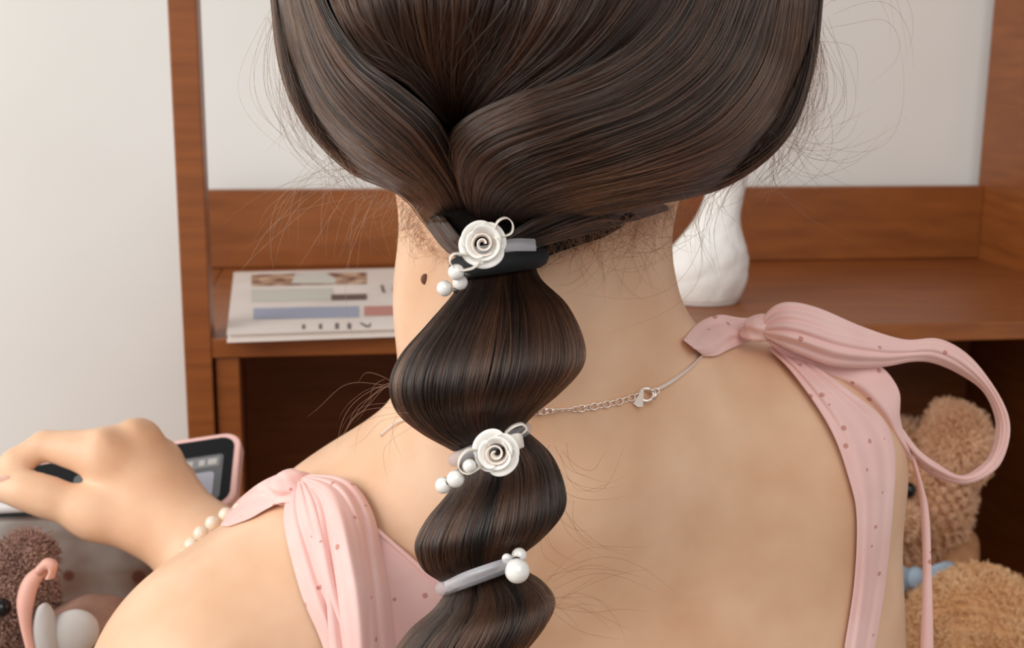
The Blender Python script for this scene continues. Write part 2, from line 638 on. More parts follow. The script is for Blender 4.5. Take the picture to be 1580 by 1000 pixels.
NAPE = [
    [(1030, 322), (985, 336), (930, 352), (868, 368), (812, 384)],
    [(1010, 312), (955, 324), (895, 342), (845, 360), (796, 378)],
    [(960, 300), (900, 312), (850, 328), (810, 348), (775, 370)]]
NAPEL = [
    [(600, 285), (640, 312), (662, 350), (690, 385), (725, 402)],
    [(640, 290), (670, 320), (695, 352), (720, 380), (745, 400)]]
hs = []
hs.append(swath(CROWN, 7000, 22, (.001, .002, .001, -.006, -.012), .004, 240, .006, dome=False, seed=3))
hs.append(swath(LEFT, 6000, 26, (.001, .002, .004, .009, .011, .012, .008), .006, 170, .010, seed=4))
hs.append(swath(RIGHT, 10000, 30, (.001, .002, .005, .012, .017, .018, .010), .007, 260, .008, seed=5))
both = lambda p: np.minimum(hair_sdf(p), body_sdf(p))
hs.append(swath(NAPE, 2600, 16, (.0015, .0035, .0042, .004, .004), .002, 90, .03, dome=False, seed=6, surf=both))
hs.append(swath(NAPEL, 1500, 16, (.0020, .0050, .006, .005), .005, 50, .03, dome=False, seed=8, surf=both))
hs[-1] = (hs[-1][0], hs[-1][1] * .6); hs[-2] = (hs[-2][0], hs[-2][1] * .4)
# a few looser hairs that lie over the swept sections
hs.append(swath(CROWN, 260, 22, (.003, .004, .003, -.003, -.008), .002, 120, .02, dome=False, seed=13, loose=.09))
hs.append(swath(LEFT, 320, 26, (.003, .005, .007, .013, .014, .014, .010), .002, 160, .02, seed=14, loose=.10))
hs.append(swath(RIGHT, 600, 30, (.003, .005, .008, .016, .021, .021, .012), .002, 300, .02, seed=15, loose=.08))
strands('hair_strands', [q for a in hs for q in a[0]], M_hair, hair, .00014, np.concatenate([a[1] for a in hs]))

# ponytail bubbles: outlines of each bubble from one tie to the next, (left x, left y, right x, right y), depth of its axis
BUB = [
    ('ponytail_bubble', 'uppermost and widest bubble of the ponytail',
     [(724, 398, 822, 396), (706, 446, 832, 430), (664, 500, 868, 470), (626, 548, 890, 526), (610, 592, 888, 568),
      (618, 634, 858, 606), (652, 668, 822, 640), (700, 696, 800, 668)],
     [.470, .466, .458, .452, .450, .452, .458, .464], .74),
    ('ponytail_bubble', 'middle bubble of the ponytail',
     [(712, 700, 806, 660), (698, 752, 846, 700), (662, 800, 864, 748), (644, 840, 862, 792), (654, 876, 828, 836), (684, 900, 786, 868)],
     [.464, .462, .458, .457, .460, .466], .74),
    ('ponytail_bubble', 'lowest bubble of the ponytail',
     [(694, 904, 798, 874), (672, 940, 838, 900), (636, 975, 854, 930), (610, 1015, 838, 968), (600, 1055, 800, 1012), (625, 1100, 745, 1060)],
     [.466, .464, .462, .462, .466, .472], .74)]


def bubble(outline, dz, ratio, n=28):
    A = catmull(np.array(outline, float), n)
    z = catmull(np.array(dz)[:, None], n)[:, 0]
    Lp = np.stack([(A[:, 0] - 790) / F * z, (A[:, 1] - 500) / F * z, z], 1)
    Rp = np.stack([(A[:, 2] - 790) / F * z, (A[:, 3] - 500) / F * z, z], 1)
    return (Lp + Rp) / 2, (Rp - Lp) / 2


for bi, (nm, lb, outl, dz, ratio) in enumerate(BUB):
    Cn, Hw = bubble(outl, dz, ratio)
    hwid = np.linalg.norm(Hw, axis=1)
    Dp = np.zeros_like(Hw); Dp[:, 2] = -1
    Dp = Dp * (hwid * ratio)[:, None]
    th = np.linspace(0, 2 * math.pi, 36, endpoint=False)
    V = Cn[:, None] + .955 * (np.cos(th)[None, :, None] * Hw[:, None] + np.sin(th)[None, :, None] * Dp[:, None])
    f = gridf(len(Cn), 36, True) + [tuple(range(36))[::-1], tuple((len(Cn) - 1) * 36 + j for j in range(36))]
    bo = mesh(nm, W(V.reshape(-1, 3)), f, M_hairbase, person)
    bo['label'] = lb
    r = np.random.default_rng(20 + bi)
    n, k = 4200, len(Cn)
    nc = 150
    tc = r.uniform(0, 2 * math.pi, nc); ci = r.integers(0, nc, n)
    amp = r.normal(0, .028, nc)
    u = np.linspace(0, 1, k)
    t = tc[ci] + r.normal(0, .03, n)
    t = t[:, None] + r.normal(0, .10, (n, 1)) * np.sin(u * math.pi)[None] + (-.55 * (u - .5) ** 2 + .2)[None]
    s = (.985 + amp[ci][:, None] * np.sin(u * math.pi)[None] + r.normal(0, .006, (n, 1)) + .012 * np.sin(u[None] * r.uniform(3, 8, (n, 1)) + r.uniform(0, 6, (n, 1))))
    P = Cn[None] + s[..., None] * (np.cos(t)[..., None] * Hw[None] + np.sin(t)[..., None] * Dp[None])
    ct = r.normal(0, 1, nc)
    strands('hair_strands', W(P), M_hair, bo, .00014, .36 + .26 * ct[ci] + r.normal(0, .15, n))

# loose stray hairs
fly = []
rf = np.random.default_rng(77)


def stray(n, starts, ends, bend, d0, d1, spread=(12, 30), k=14, wig=5):
    S, E = np.asarray(starts, float), np.asarray(ends, float)
    for _ in range(n):
        j = rf.integers(0, len(S))
        a = S[j] + rf.normal(0, spread[0], 2); b = E[j] + rf.normal(0, spread[1], 2)
        t = np.linspace(0, 1, k)[:, None]
        nrm = np.array([-(b - a)[1], (b - a)[0]])
        xy = a * (1 - t) + b * t + nrm * np.sin(t * math.pi) * (bend + rf.normal(0, .10)) + wig * np.sin(t * rf.uniform(3, 9) + rf.uniform(0, 6)) * t
        z = (d0 + (d1 - d0) * t[:, 0]) + rf.normal(0, .006)
        fly.append(W(np.stack([(xy[:, 0] - 790) / F * z, (xy[:, 1] - 500) / F * z, z], 1)))


stray(34, [(560, 262), (530, 250), (600, 285)], [(420, 395), (470, 340), (540, 400)], .15, .49, .50, (16, 34))
stray(26, [(470, 190), (500, 230), (440, 120)], [(520, 285), (560, 290), (470, 230)], -.12, .49, .49, (10, 22))
stray(16, [(560, 268), (520, 255)], [(640, 300), (610, 330)], .2, .485, .49, (14, 20))
stray(44, [(1240, 120), (1215, 190), (1180, 240)], [(1222, 235), (1190, 290), (1130, 300)], .08, .49, .50, (10, 20))
stray(70, [(1262, 30), (1252, 110), (1262, 70)], [(1205, 250), (1150, 295), (1225, 210)], -.13, .49, .495, (8, 14))
stray(50, [(424, 20), (436, 110)], [(480, 240), (540, 280)], .10, .49, .492, (7, 12))
stray(20, [(1230, 150), (1200, 220)], [(1290, 300), (1340, 200)], .22, .49, .50, (14, 38))
stray(8, [(1262, 20), (1258, 60)], [(1390, 60), (1330, 120)], -.5, .49, .50, (14, 30), wig=10)
stray(26, [(1140, 270), (1100, 290)], [(1080, 400), (1120, 340), (1040, 450)], .16, .49, .52, (14, 26))
stray(40, [(980, 325), (900, 350), (1060, 310)], [(900, 420), (1000, 400), (930, 390)], -.2, .455, .462, (26, 30))
stray(20, [(660, 350), (640, 320)], [(650, 400), (625, 370)], .2, .475, .48, (10, 14))
stray(16, [(612, 590), (625, 640)], [(540, 640), (570, 700)], .2, .45, .47, (10, 26))
stray(16, [(855, 690), (860, 760)], [(960, 740), (930, 850), (910, 700)], .25, .45, .48, (10, 30))
stray(16, [(845, 900), (840, 935)], [(1000, 905), (960, 940)], -.12, .45, .48, (8, 26))
def hairline(n, line, dirs, length, seed, curl=.5):
    r = np.random.default_rng(seed)
    Ln = even(np.array(line, float), 200)
    k = 9
    A = Ln[r.integers(0, 200, n)] + r.normal(0, 6, (n, 2))
    a0 = np.radians(r.uniform(dirs[0], dirs[1], n)); L = length * r.gamma(2.2, .42, n)
    t = np.linspace(0, 1, k)
    cv = r.normal(0, curl, n)
    ang = a0[:, None] + cv[:, None] * t[None] * 2
    st = (L / (k - 1))[:, None]
    xy = np.stack([A[:, :1] + np.cumsum(np.cos(ang) * st, 1), A[:, 1:] + np.cumsum(np.sin(ang) * st, 1)], -1)
    P = skin(xy.reshape(-1, 2), .0012, both).reshape(n, k, 3)
    P[..., 2] = np.minimum(P[..., 2], .60)
    for q in P:
        if np.ptp(q[:, 2]) < .03: fly.append(W(q))


hairline(300, [(1060, 312), (990, 330), (930, 348), (870, 366), (822, 384)], (40, 175), 32, 61)
hairline(120, [(1040, 315), (960, 340), (880, 365)], (50, 160), 62, 62, .8)
hairline(260, [(608, 296), (634, 326), (656, 366), (690, 392)], (60, 150), 20, 63)
strands('stray_hairs', fly, M_fly, hair, .000046)

# ------------------------------------------------------------------ cloth: ruled between two edges
def cloth_strip(name, A, B, parent, n=40, m=13, folds=(), bulge=0.0, thick=.0009, label=None, matl=None, over=None, gather=0.0, gend=False, pleats=4.5):
    """A, B: camera-space edge control points; folds: (centre v, width, depth) creases that rise towards the camera"""
    a, b = even(A, n), even(B, n)
    v = np.linspace(0, 1, m)
    V = a[:, None] * (1 - v)[None, :, None] + b[:, None] * v[None, :, None]
    wdt = np.linalg.norm(b - a, axis=1)
    z = bulge * np.sin(v * math.pi)[None] * np.minimum(wdt / wdt.max(), 1)[:, None]
    u = np.linspace(0, 1, n)
    for cv, wd, dp in folds:
        z = z + dp * np.exp(-((v[None] - cv - .06 * np.sin(u[:, None] * 5 + cv * 9)) / wd) ** 2) * np.minimum(wdt / wdt.max() * 1.3, 1)[:, None]
    if gather:
        ug = (1 - u) if gend else u
        z = z + gather * (np.exp(-ug / .22) * (1 - np.exp(-ug / .03)))[:, None] * np.sin(v[None] * 2 * math.pi * pleats + 3 * u[:, None])
    V = V * (1 - z / V[..., 2])[..., None]
    if over is not None:
        q = V.reshape(-1, 3)
        t, hit = trace(body_sdf, q[:, 0] / q[:, 2] * F + 790, q[:, 1] / q[:, 2] * F + 500)
        zz = np.where(hit, np.minimum(q[:, 2], t - over), q[:, 2])
        V = (q * (zz / q[:, 2])[:, None]).reshape(V.shape)
    o = mesh(name, W(V.reshape(-1, 3)), gridf(n, m), matl or M_pink, parent, solid=thick, subsurf=1)
    if label: o['label'] = label
    return o


def E(pts):                                   # explicit (px, py, d)
    return np.array([U(*p) for p in pts])


# dress back edge under the ponytail
dressA = skin([(583, 818), (620, 850), (655, 880), (700, 918), (760, 985), (800, 1060)], .002)
dressB = skin([(560, 850), (570, 920), (590, 985), (600, 1050), (640, 1110), (700, 1150)], .002)
dress = cloth_strip('dress', dressA, dressB, person, n=40, m=17, over=.0012, bulge=.002, label='thin pink cloth at the back edge of the dress')
tube('piping', W(even(dressA + np.array([0, 0, -.001]), 40)), .0011, M_pink, dress, 8)

# ---- left tie
cloth_strip('front_strap', skin([(340, 812, .003), (362, 778, .004), (396, 748, .006), (432, 730, .010), (452, 731, .012)]),
            skin([(352, 812, .003), (385, 800, .004), (410, 786, .006), (432, 776, .012), (452, 776, .014)]),
            dress, n=24, m=21, gather=.0018, gend=True, pleats=3.5, bulge=.006, over=.003, folds=((.3, .10, .0022), (.62, .1, -.0018)))


def knot(name, c, rx, ry, rz, parent, ang=0.0, seed=0):
    nu, nv = 18, 28
    r = np.random.default_rng(seed)
    V = []
    ca, sa = math.cos(ang), math.sin(ang)
    for i in range(nu):
        a = -math.pi / 2 + math.pi * i / (nu - 1)
        for j in range(nv):
            b = 2 * math.pi * j / nv
            k = 1 + .17 * math.sin(5 * a + 3 * b) + .05 * math.sin(9 * b + 2 * a)
            x, y, z = rx * math.sin(a), ry * math.cos(a) * math.cos(b) * k, rz * math.cos(a) * math.sin(b) * k
            V.append(c + np.array([x * ca - y * sa, x * sa + y * ca, z]))
    return mesh(name, W(np.array(V)), gridf(nu, nv, True), M_pink, parent, subsurf=1)


kl = skin([(448, 752)], .010)[0]
knot('knot', kl, .0085, .0098, .0085, dress, 1.2, 1)
cloth_strip('bow_loop', skin([(450, 742, .010), (441, 772, .008), (438, 806, .006), (448, 856, .004), (468, 925, .003), (494, 985, .003), (518, 1060, .003)]),
            skin([(468, 742, .012), (488, 772, .014), (506, 820, .014), (524, 890, .013), (544, 960, .010), (560, 1010, .008), (570, 1060, .006)]),
            dress, n=40, m=21, gather=.0020, pleats=3.5, over=.003, bulge=.008, folds=((.45, .10, -.0045), (.8, .1, .003)))
cloth_strip('bow_loop', skin([(456, 738, .014), (482, 772, .016), (494, 830, .018), (502, 900, .016), (506, 960, .013), (512, 1060, .010)]),
            skin([(470, 732, .012), (535, 740, .008), (572, 784, .004), (590, 850, .003), (606, 930, .003), (618, 1060, .003)]),
            dress, n=44, m=31, gather=.0024, over=.003, bulge=.014, folds=((.20, .06, -.0045), (.42, .08, .0022), (.60, .05, -.0016), (.78, .06, -.0030)))

# ---- right tie
cloth_strip('front_strap', skin([(1054, 524, .006), (1078, 498, .006), (1108, 486, .006), (1140, 490, .008), (1182, 492, .012)]),
            skin([(1086, 550, .003), (1106, 549, .003), (1124, 540, .005), (1148, 530, .008), (1182, 520, .012)]),
            dress, n=30, m=21, gather=.0020, gend=True, pleats=3.5, over=.0025, bulge=.006, folds=((.3, .1, -.002), (.6, .1, .002), (.85, .07, -.0015)))
kr = skin([(1178, 538)], .012)[0]
D = kr[2]
kc = U(1174, 506, D)
knot('knot', kc, .0065, .0092, .0085, dress, 1.35, 2)
# tail that lies down the back
cloth_strip('strap_tail', skin([(1182, 536, .008), (1222, 575, .006), (1280, 660, .004), (1310, 740, .003), (1322, 800, .003), (1318, 900, .003), (1303, 1000, .003), (1290, 1090, .003)]),
            skin([(1208, 530, .010), (1304, 598, .010), (1364, 648, .007), (1381, 704, .005), (1377, 790, .005), (1366, 900, .003), (1350, 1000, .003), (1335, 1090, .003)]),
            dress, n=54, m=21, gather=.0018, pleats=3.5, over=.0022, bulge=.003, folds=((.3, .08, .0015), (.7, .1, -.0012)))
# big loop, upper band that runs out, round and back
LA = E([(1172, 498, D - .004), (1192, 474, D - .006), (1218, 466, D - .008), (1262, 475, D - .008), (1330, 504, D - .004), (1395, 524, D), (1450, 523, D + .004), (1500, 553, D + .006),
        (1545, 615, D + .008), (1559, 662, D + .010), (1546, 712, D + .014), (1520, 736, D + .016), (1486, 747, D + .018), (1448, 738, D + .020), (1412, 714, D + .020), (1384, 680, D + .016)])
LB = E([(1180, 518, D - .006), (1200, 530, D - .008), (1232, 545, D - .010), (1290, 566, D - .008), (1360, 566, D - .002), (1405, 558, D + .002), (1440, 560, D + .008), (1482, 578, D + .014),
        (1519, 606, D + .018), (1537, 652, D + .020), (1530, 697, D + .020), (1512, 720, D + .020), (1482, 735, D + .018), (1446, 716, D + .014), (1415, 692, D + .010), (1388, 655, D + .006)])
cloth_strip('bow_loop', LA, LB, dress, n=90, m=25, gather=.0022, bulge=.008, folds=((.7, .1, .0016), (.3, .08, -.0012)))
cloth_strip('bow_loop', E([(1184, 522, D - .002), (1230, 546, D - .001), (1290, 562, D + .002), (1350, 560, D + .003), (1386, 600, D + .003), (1388, 645, D + .004), (1400, 690, D + .010)]),
            E([(1186, 528, D - .001), (1222, 556, D), (1270, 586, D + .002), (1310, 620, D + .003), (1350, 660, D + .004), (1382, 690, D + .008), (1410, 714, D + .014)]),
            dress, n=44, m=21, gather=.0018, pleats=3.5, bulge=.006, folds=((.5, .1, .002),))
cloth_strip('strap_tail', E([(1398, 690, D + .014), (1412, 730, D + .016), (1421, 790, D + .018), (1424, 880, D + .018), (1420, 1000, D + .02), (1418, 1080, D + .02)]),
            E([(1410, 700, D + .012), (1421, 740, D + .014), (1433, 790, D + .016), (1437, 880, D + .016), (1440, 1000, D + .018), (1438, 1080, D + .02)]),
            dress, n=40, m=9, bulge=.002)

# ------------------------------------------------------------------ hair ties
pearl_me = ball_data('pearl', M_pearl)


def rose(parent, c, R, seed, tilt=(0, 0)):
    """satin rose facing the camera; c camera space"""
    r = np.random.default_rng(seed)
    tx, ty = tilt
    ez = np.array([tx, ty, -1.0]); ez /= np.linalg.norm(ez)
    ex = np.cross(np.array([0, 1.0, 0]), ez); ex /= np.linalg.norm(ex)
    ey = np.cross(ez, ex)

    def to(pts):
        pts = np.asarray(pts)
        return W(c + pts[..., 0:1] * ex + pts[..., 1:2] * ey + pts[..., 2:3] * ez)
    # coiled heart
    n = 90
    t = np.linspace(0, 1, n)
    ang = t * 2 * math.pi * 1.9 + r.uniform(0, 6)
    rr = R * (.05 + .42 * t)
    V = []
    for i in range(n):
        for k, (dr, h) in enumerate(((-.02, .05), (.0, .30), (.035, .52), (.075, .60))):
            q = rr[i] + dr * R
            V.append((q * math.cos(ang[i]), q * math.sin(ang[i]), R * (h - .16 * t[i])))
    root = mesh('rose', to(np.array(V)), gridf(n, 4), M_rosein, parent, solid=.00045)
    root['label'] = 'blush coiled heart of an ivory satin rose'
    # petals
    for ring, (cnt, r0, r1, z0, z1, span) in enumerate(((3, .40, .76, .46, .40, 2.9), (4, .52, 1.0, .22, .26, 2.5))):
        for k in range(cnt):
            a0 = 2 * math.pi * k / cnt + r.uniform(-.2, .2) + ring * .5
            na, nr = 16, 7
            V = []
            wob = r.uniform(.93, 1.08)
            for i in range(na):
                s = i / (na - 1) * 2 - 1
                for j in range(nr):
                    q = j / (nr - 1)
                    rad = R * (r0 + (r1 * wob * (1 - .13 * abs(s) ** 4) - r0) * q ** .8)
                    hz = R * (z0 * .2 + (z1 - .05) * math.sin(q * 2.0) + .04 * s + .10 * (s > .6) * (s - .6))
                    th = a0 + s * span / 2 * (1 - .25 * q ** 3)
                    V.append((rad * math.cos(th), rad * math.sin(th), hz))
            mesh('petal', to(np.array(V)), gridf(na, nr), M_rose, root, solid=.00045, subsurf=1)
    return root


def ring_path(c, hx, hy, hz, n=48, ax=None):
    """elastic loop round the hair: c camera space, hx half-width vector, hz depth vector"""
    t = np.linspace(0, 2 * math.pi, n, endpoint=False)
    return W(c + np.cos(t)[:, None] * hx + np.sin(t)[:, None] * hz)


def loop_ribbon(name, parent, pts, width, matl, label=None):
    """little open bow loop from px,py,d control points; ribbon width runs along depth and picture"""
    P = even(E(pts), 30)
    off = np.array([.15, .25, -1.0]) * width
    V = np.stack([P - off / 2, P, P + off / 2], 1)
    o = mesh(name, W(V.reshape(-1, 3)), gridf(30, 3), matl, parent, solid=.0004)
    if label: o['label'] = label
    return o


def pearls(parent, lst):
    for (px, py, d, rp) in lst:
        p = W(U(px, py, d))
        o = ball('pearl', pearl_me, parent, p, rp * d / F)


def band(parent, outl, depth, extra, r, matl, name='elastic_band', flat=1.0, label=None, shift=(0, 0)):
    c = (U(outl[0] + shift[0], outl[1] + shift[1], depth) + U(outl[2] + shift[0], outl[3] + shift[1], depth)) / 2
    h = (U(outl[2], outl[3], depth) - U(outl[0], outl[1], depth)) / 2
    L = np.linalg.norm(h)
    h = h * (1 + extra / L)
    hz = -c / np.linalg.norm(c) * (L * .78 + extra)
    return tube(name, ring_path(c, h, None, hz), r, matl, parent, 10, True, flat, label)


# first tie, at the nape
t1 = empty('hair_tie', W(U(760, 398, .468)), 'uppermost hair tie at the nape with ivory satin rose and three pearls', 'hair tie', 'rose and pearl hair ties')
band(t1, (716, 412, 824, 396), .468, .0012, .0046, M_black, 'black_elastic', label='black elastic')
band(t1, (722, 392, 820, 380), .466, .0014, .0026, M_clear, 'clear_band', label='clear band')
rz = .436
rose(t1, U(745, 376, rz + .004), 38 * rz / F, 1, (.05, .05))
loop_ribbon('ribbon_loop', t1, [(760, 362, rz + .003), (768, 342, rz), (782, 336, rz), (791, 346, rz), (788, 360, rz + .002), (768, 366, rz + .004)], .0032, M_cream)
loop_ribbon('ribbon_loop', t1, [(722, 392, rz + .002), (700, 392, rz), (694, 404, rz), (706, 416, rz), (728, 414, rz), (740, 404, rz + .002)], .0034, M_cream)
cloth_strip('ribbon_end', E([(758, 376, rz + .006), (790, 368, rz + .008), (826, 368, rz + .016)]), E([(758, 388, rz + .006), (790, 388, rz + .008), (828, 388, rz + .016)]), t1, n=16, m=5, bulge=.001, thick=.0004, matl=M_clear)
pearls(t1, [(704, 420, rz + .001, 13), (710, 436, rz + .006, 12), (686, 445, rz + .008, 12.5)])
for (px, py) in ((722, 424), (703, 448)):
    ball('metal_bead', ball_data('metal_bead', M_grommet, 10, 8), t1, W(U(px, py, rz + .006)), .0011)

# second tie
t2 = empty('hair_tie', W(U(755, 690, .464)), 'middle hair tie with an open blush-hearted ivory rose and pearls hanging left', 'hair tie', 'rose and pearl hair ties')
band(t2, (706, 708, 806, 664), .464, .0012, .0028, M_clear, 'clear_band', label='clear band')
rz = .432
rose(t2, U(766, 698, rz + .004), 37 * rz / F, 5, (-.06, .04))
cloth_strip('ribbon_leaf', E([(782, 672, rz + .004), (800, 668, rz + .004), (806, 672, rz + .006)]), E([(788, 700, rz + .004), (800, 694, rz + .004), (809, 690, rz + .006)]), t2, n=12, m=7, bulge=.001, thick=.0004, matl=M_cream)
loop_ribbon('ribbon_loop', t2, [(742, 692, rz + .004), (722, 694, rz + .001), (710, 706, rz), (708, 722, rz), (722, 730, rz), (744, 718, rz + .003)], .003, M_cream)
loop_ribbon('ribbon_loop', t2, [(780, 668, rz + .008), (792, 658, rz + .006), (806, 654, rz + .006), (812, 662, rz + .006), (800, 672, rz + .010)], .003, M_cream)
pearls(t2, [(724, 719, rz, 11), (703, 739, rz + .002, 14), (684, 749, rz + .005, 13), (828, 617, .452, 13)])
for (px, py) in ((715, 730), (692, 744)):
    ball('metal_bead', ball_data('metal_bead', M_grommet, 10, 8), t2, W(U(px, py, rz + .003)), .0010)

# third tie
t3 = empty('hair_tie', W(U(738, 890, .466)), 'lowest hair tie, a clear band with two pearls and its rose out of sight', 'hair tie', 'rose and pearl hair ties')
band(t3, (688, 906, 792, 868), .466, .0014, .0030, M_clear, 'clear_band', label='clear band')
rz = .436
cloth_strip('ribbon_wrap', E([(684, 898, rz + .014), (715, 883, rz + .002), (755, 869, rz - .003), (790, 858, rz + .002)]), E([(690, 914, rz + .014), (720, 901, rz + .002), (760, 886, rz - .003), (794, 873, rz + .002)]), t3, n=24, m=7, bulge=.002, folds=((.4, .15, .0008),), thick=.0004, matl=M_clear)
pearls(t3, [(798, 881, rz - .002, 19.5), (801, 857, rz + .006, 12), (782, 862, rz + .002, 8)])
ball('metal_bead', ball_data('metal_bead', M_grommet, 10, 8), t3, W(U(797, 864, rz - .001)), (.0016, .0010, .0012))

# ------------------------------------------------------------------ necklace
nk = empty('necklace', W(skin([(995, 610)], .001)[0]), 'thin rose silver necklace with a clasp and extension chain at the nape', 'necklace')
cord = skin(even(np.array([(1012, 602), (1034, 590), (1056, 574), (1074, 558), (1088, 540), (1096, 520)], float), 26), .0010)
tube('cord', W(cord), .00095, M_silver, nk, 8)
cordl = skin(even(np.array([(588, 672), (602, 660), (615, 651), (632, 645), (655, 642)], float), 14), .0010)
tube('cord', W(cordl), .00085, M_silver, nk, 8)


def link_data(L, Wd, r):
    me = bpy.data.meshes.new('chain_link')
    n, s = 16, 6
    V, Fc = [], gridf(n, s, True) + [((n - 1) * s + j, (n - 1) * s + (j + 1) % s, (j + 1) % s, j) for j in range(s)]
    for i in range(n):
        a = 2 * math.pi * i / n
        for j in range(s):
            b = 2 * math.pi * j / s
            V.append(((L + r * math.cos(b)) * math.cos(a), (Wd + r * math.cos(b)) * math.sin(a), r * math.sin(b)))
    me.from_pydata(V, [], Fc)
    me.materials.append(M_silver)
    me.polygons.foreach_set('use_smooth', [True] * len(me.polygons))
    return me


lk = link_data(.00185, .00135, .00032)
chain_px = even(np.array([(800, 640), (828, 636), (862, 633), (892, 631), (925, 626), (955, 620), (984, 611)], float), 20)
cpts = W(skin(chain_px, .0012))
for i in range(len(cpts)):
    o = link('chain_link', lk, nk, cpts[i])
    x = cpts[min(i + 1, len(cpts) - 1)] - cpts[max(i - 1, 0)]
    x /= np.linalg.norm(x)
    view = cpts[i] - CAM; view /= np.linalg.norm(view)
    y = np.cross(view, x); y /= np.linalg.norm(y)
    z = np.cross(x, y)
    tw = [.25, .75][i % 2] if i not in (6, 7, 8) else 1.25
    y2 = y * math.cos(tw) + z * math.sin(tw); z2 = np.cross(x, y2)
    o.rotation_euler = Matrix((x, y2, z2)).transposed().to_euler()
# clasp: ring with a lever, a tag and a jump ring
cl = skin([(997, 609)], .0022)[0]
tt = np.linspace(0, 2 * math.pi, 24, endpoint=False)
ringp = cl + np.stack([np.cos(tt) * .0030, np.sin(tt) * .0026, np.zeros(24)], 1)
clasp = tube('clasp', W(ringp), .0008, M_silver, nk, 8, True)
tube('lever', W(cl + np.array([(.0012, -.0018, -.0003), (.0034, -.0020, -.0004), (.0042, .0000, -.0003), (.0030, .0018, -.0003)])), .0009, M_silver, clasp, 8)
jr = skin([(1010, 604)], .0018)[0]
tube('jump_ring', W(jr + np.stack([np.cos(tt) * .0019, np.sin(tt) * .0013, np.zeros(24)], 1)), .0004, M_silver, nk, 6, True)
tg = skin([(985, 616)], .0025)[0]
tv = np.array([(-.0022, .0018, 0), (.0022, -.0052, -.0004), (.0019, .0030, 0), (-.0002, .0032, 0)])
mesh('tag', W(tg + tv), [(0, 1, 2, 3)], M_silver, nk, smooth=False, solid=.0005)

# ------------------------------------------------------------------ pearl bracelet
bc = U(352, 838, .700)
ax = np.array([-.62, -.60, .50]); ax /= np.linalg.norm(ax)
e1 = np.cross(ax, np.array([0, 0, 1.0])); e1 /= np.linalg.norm(e1)
e2 = np.cross(ax, e1)
br = empty('pearl_bracelet', W(bc), 'cream pearl bracelet round the left wrist beside the phone', 'bracelet')
bme = ball_data('pearl', M_pearlb, 14, 10)
NB = 20
for i in range(NB):
    a = 2 * math.pi * i / NB
    p = bc + .0268 * (math.cos(a) * e1 + math.sin(a) * e2)
    ball('pearl', bme, br, W(p), .0042)

# ------------------------------------------------------------------ phone held in the hand
TR, TL, BR = U(374, 666, .828), U(-24, 726, .828), U(392, 778, .778)
exv = TL - TR; PL = np.linalg.norm(exv); exv /= PL
eyv = BR - TR; eyv -= exv * (eyv @ exv); PH = np.linalg.norm(eyv); eyv /= PH
ezv = np.cross(exv, eyv)
if ezv[2] > 0: ezv = -ezv


def ph(u, v, z=0.0):
    return W(TR + exv * u + eyv * v + ezv * z)


def rrect(u0, u1, v0, v1, rad, n=8):
    P = []
    for cu, cv, a0 in ((u1 - rad, v1 - rad, 0), (u0 + rad, v1 - rad, 90), (u0 + rad, v0 + rad, 180), (u1 - rad, v0 + rad, 270)):
        for i in range(n + 1):
            a = math.radians(a0 + 90 * i / n)
            P.append((cu + rad * math.cos(a), cv + rad * math.sin(a)))
    return P


def slab(name, P, z0, z1, m, parent, bev=0, label=None):
    n = len(P)
    V = [ph(u, v, z0) for u, v in P] + [ph(u, v, z1) for u, v in P]
    f = [tuple(range(n)), tuple(range(n, 2 * n))[::-1]] + [(i, n + i, n + (i + 1) % n, (i + 1) % n) for i in range(n)]
    o = mesh(name, np.array(V), f, m, parent, smooth=False, bevel=bev)
    bm = bmesh.new(); bm.from_mesh(o.data); bmesh.ops.recalc_face_normals(bm, faces=bm.faces); bm.to_mesh(o.data); bm.free()
    if label: o['label'] = label
    return o


M_case = mat('pink_case', (236, 190, 182), 0.45)
M_screen = mat('phone_glass', (10, 12, 17), 0.35, Specular_IOR_Level=0.2)
M_ui = mat('phone_tile', (150, 150, 160), 0.4, Emission_Color=lin((150, 150, 160)), Emission_Strength=0.25)
M_ui2 = mat('phone_bar', (118, 116, 116), 0.4, Emission_Color=lin((118, 116, 116)), Emission_Strength=0.25)
M_uibg = mat('phone_page', (84, 84, 86), 0.4, Emission_Color=lin((84, 84, 86)), Emission_Strength=0.25)
M_glyph = mat('phone_glyph', (96, 98, 112), 0.4)
M_glyphw = mat('phone_time', (168, 164, 160), 0.4, Emission_Color=lin((168, 164, 160)), Emission_Strength=0.25)
phone = empty('phone', ph(PL / 2, PH / 2, 0), 'phone in a pink case with a lit grey page, held flat behind the left hand', 'phone')
slab('case', rrect(0, PL, 0, PH, .013), -.008, .0012, M_case, phone, .0012)
slab('screen', rrect(.0042, PL - .0042, .0042, PH - .0042, .010), .0004, .0017, M_screen, phone)
scr = slab('display_page', rrect(.0105, .110, .0195, PH - .008, .003), .0018, .0020, M_uibg, phone, label='grey page')
slab('status_bar', rrect(.0125, .100, .0215, .0305, .001), .0021, .0023, M_ui2, phone)
for u0, u1 in ((.0145, .0205), (.0225, .0265), (.0305, .0355), (.0375, .0415)):
    slab('glyph', rrect(u0, u1, .0235, .0285, .0005), .0024, .0025, M_glyphw, phone)
for v0, v1 in ((.0345, .0620), (.0650, .0840)):
    slab('tile', rrect(.0155, .075, v0, min(v1, PH - .010), .003), .0021, .0023, M_ui, phone)
    slab('glyph', rrect(.026, .031, v0 + .006, v0 + .008, .0005), .0024, .0025, M_glyph, phone)
    slab('glyph', rrect(.022, .034, v0 + .0150, v0 + .0165, .0005), .0024, .0025, M_glyph, phone)

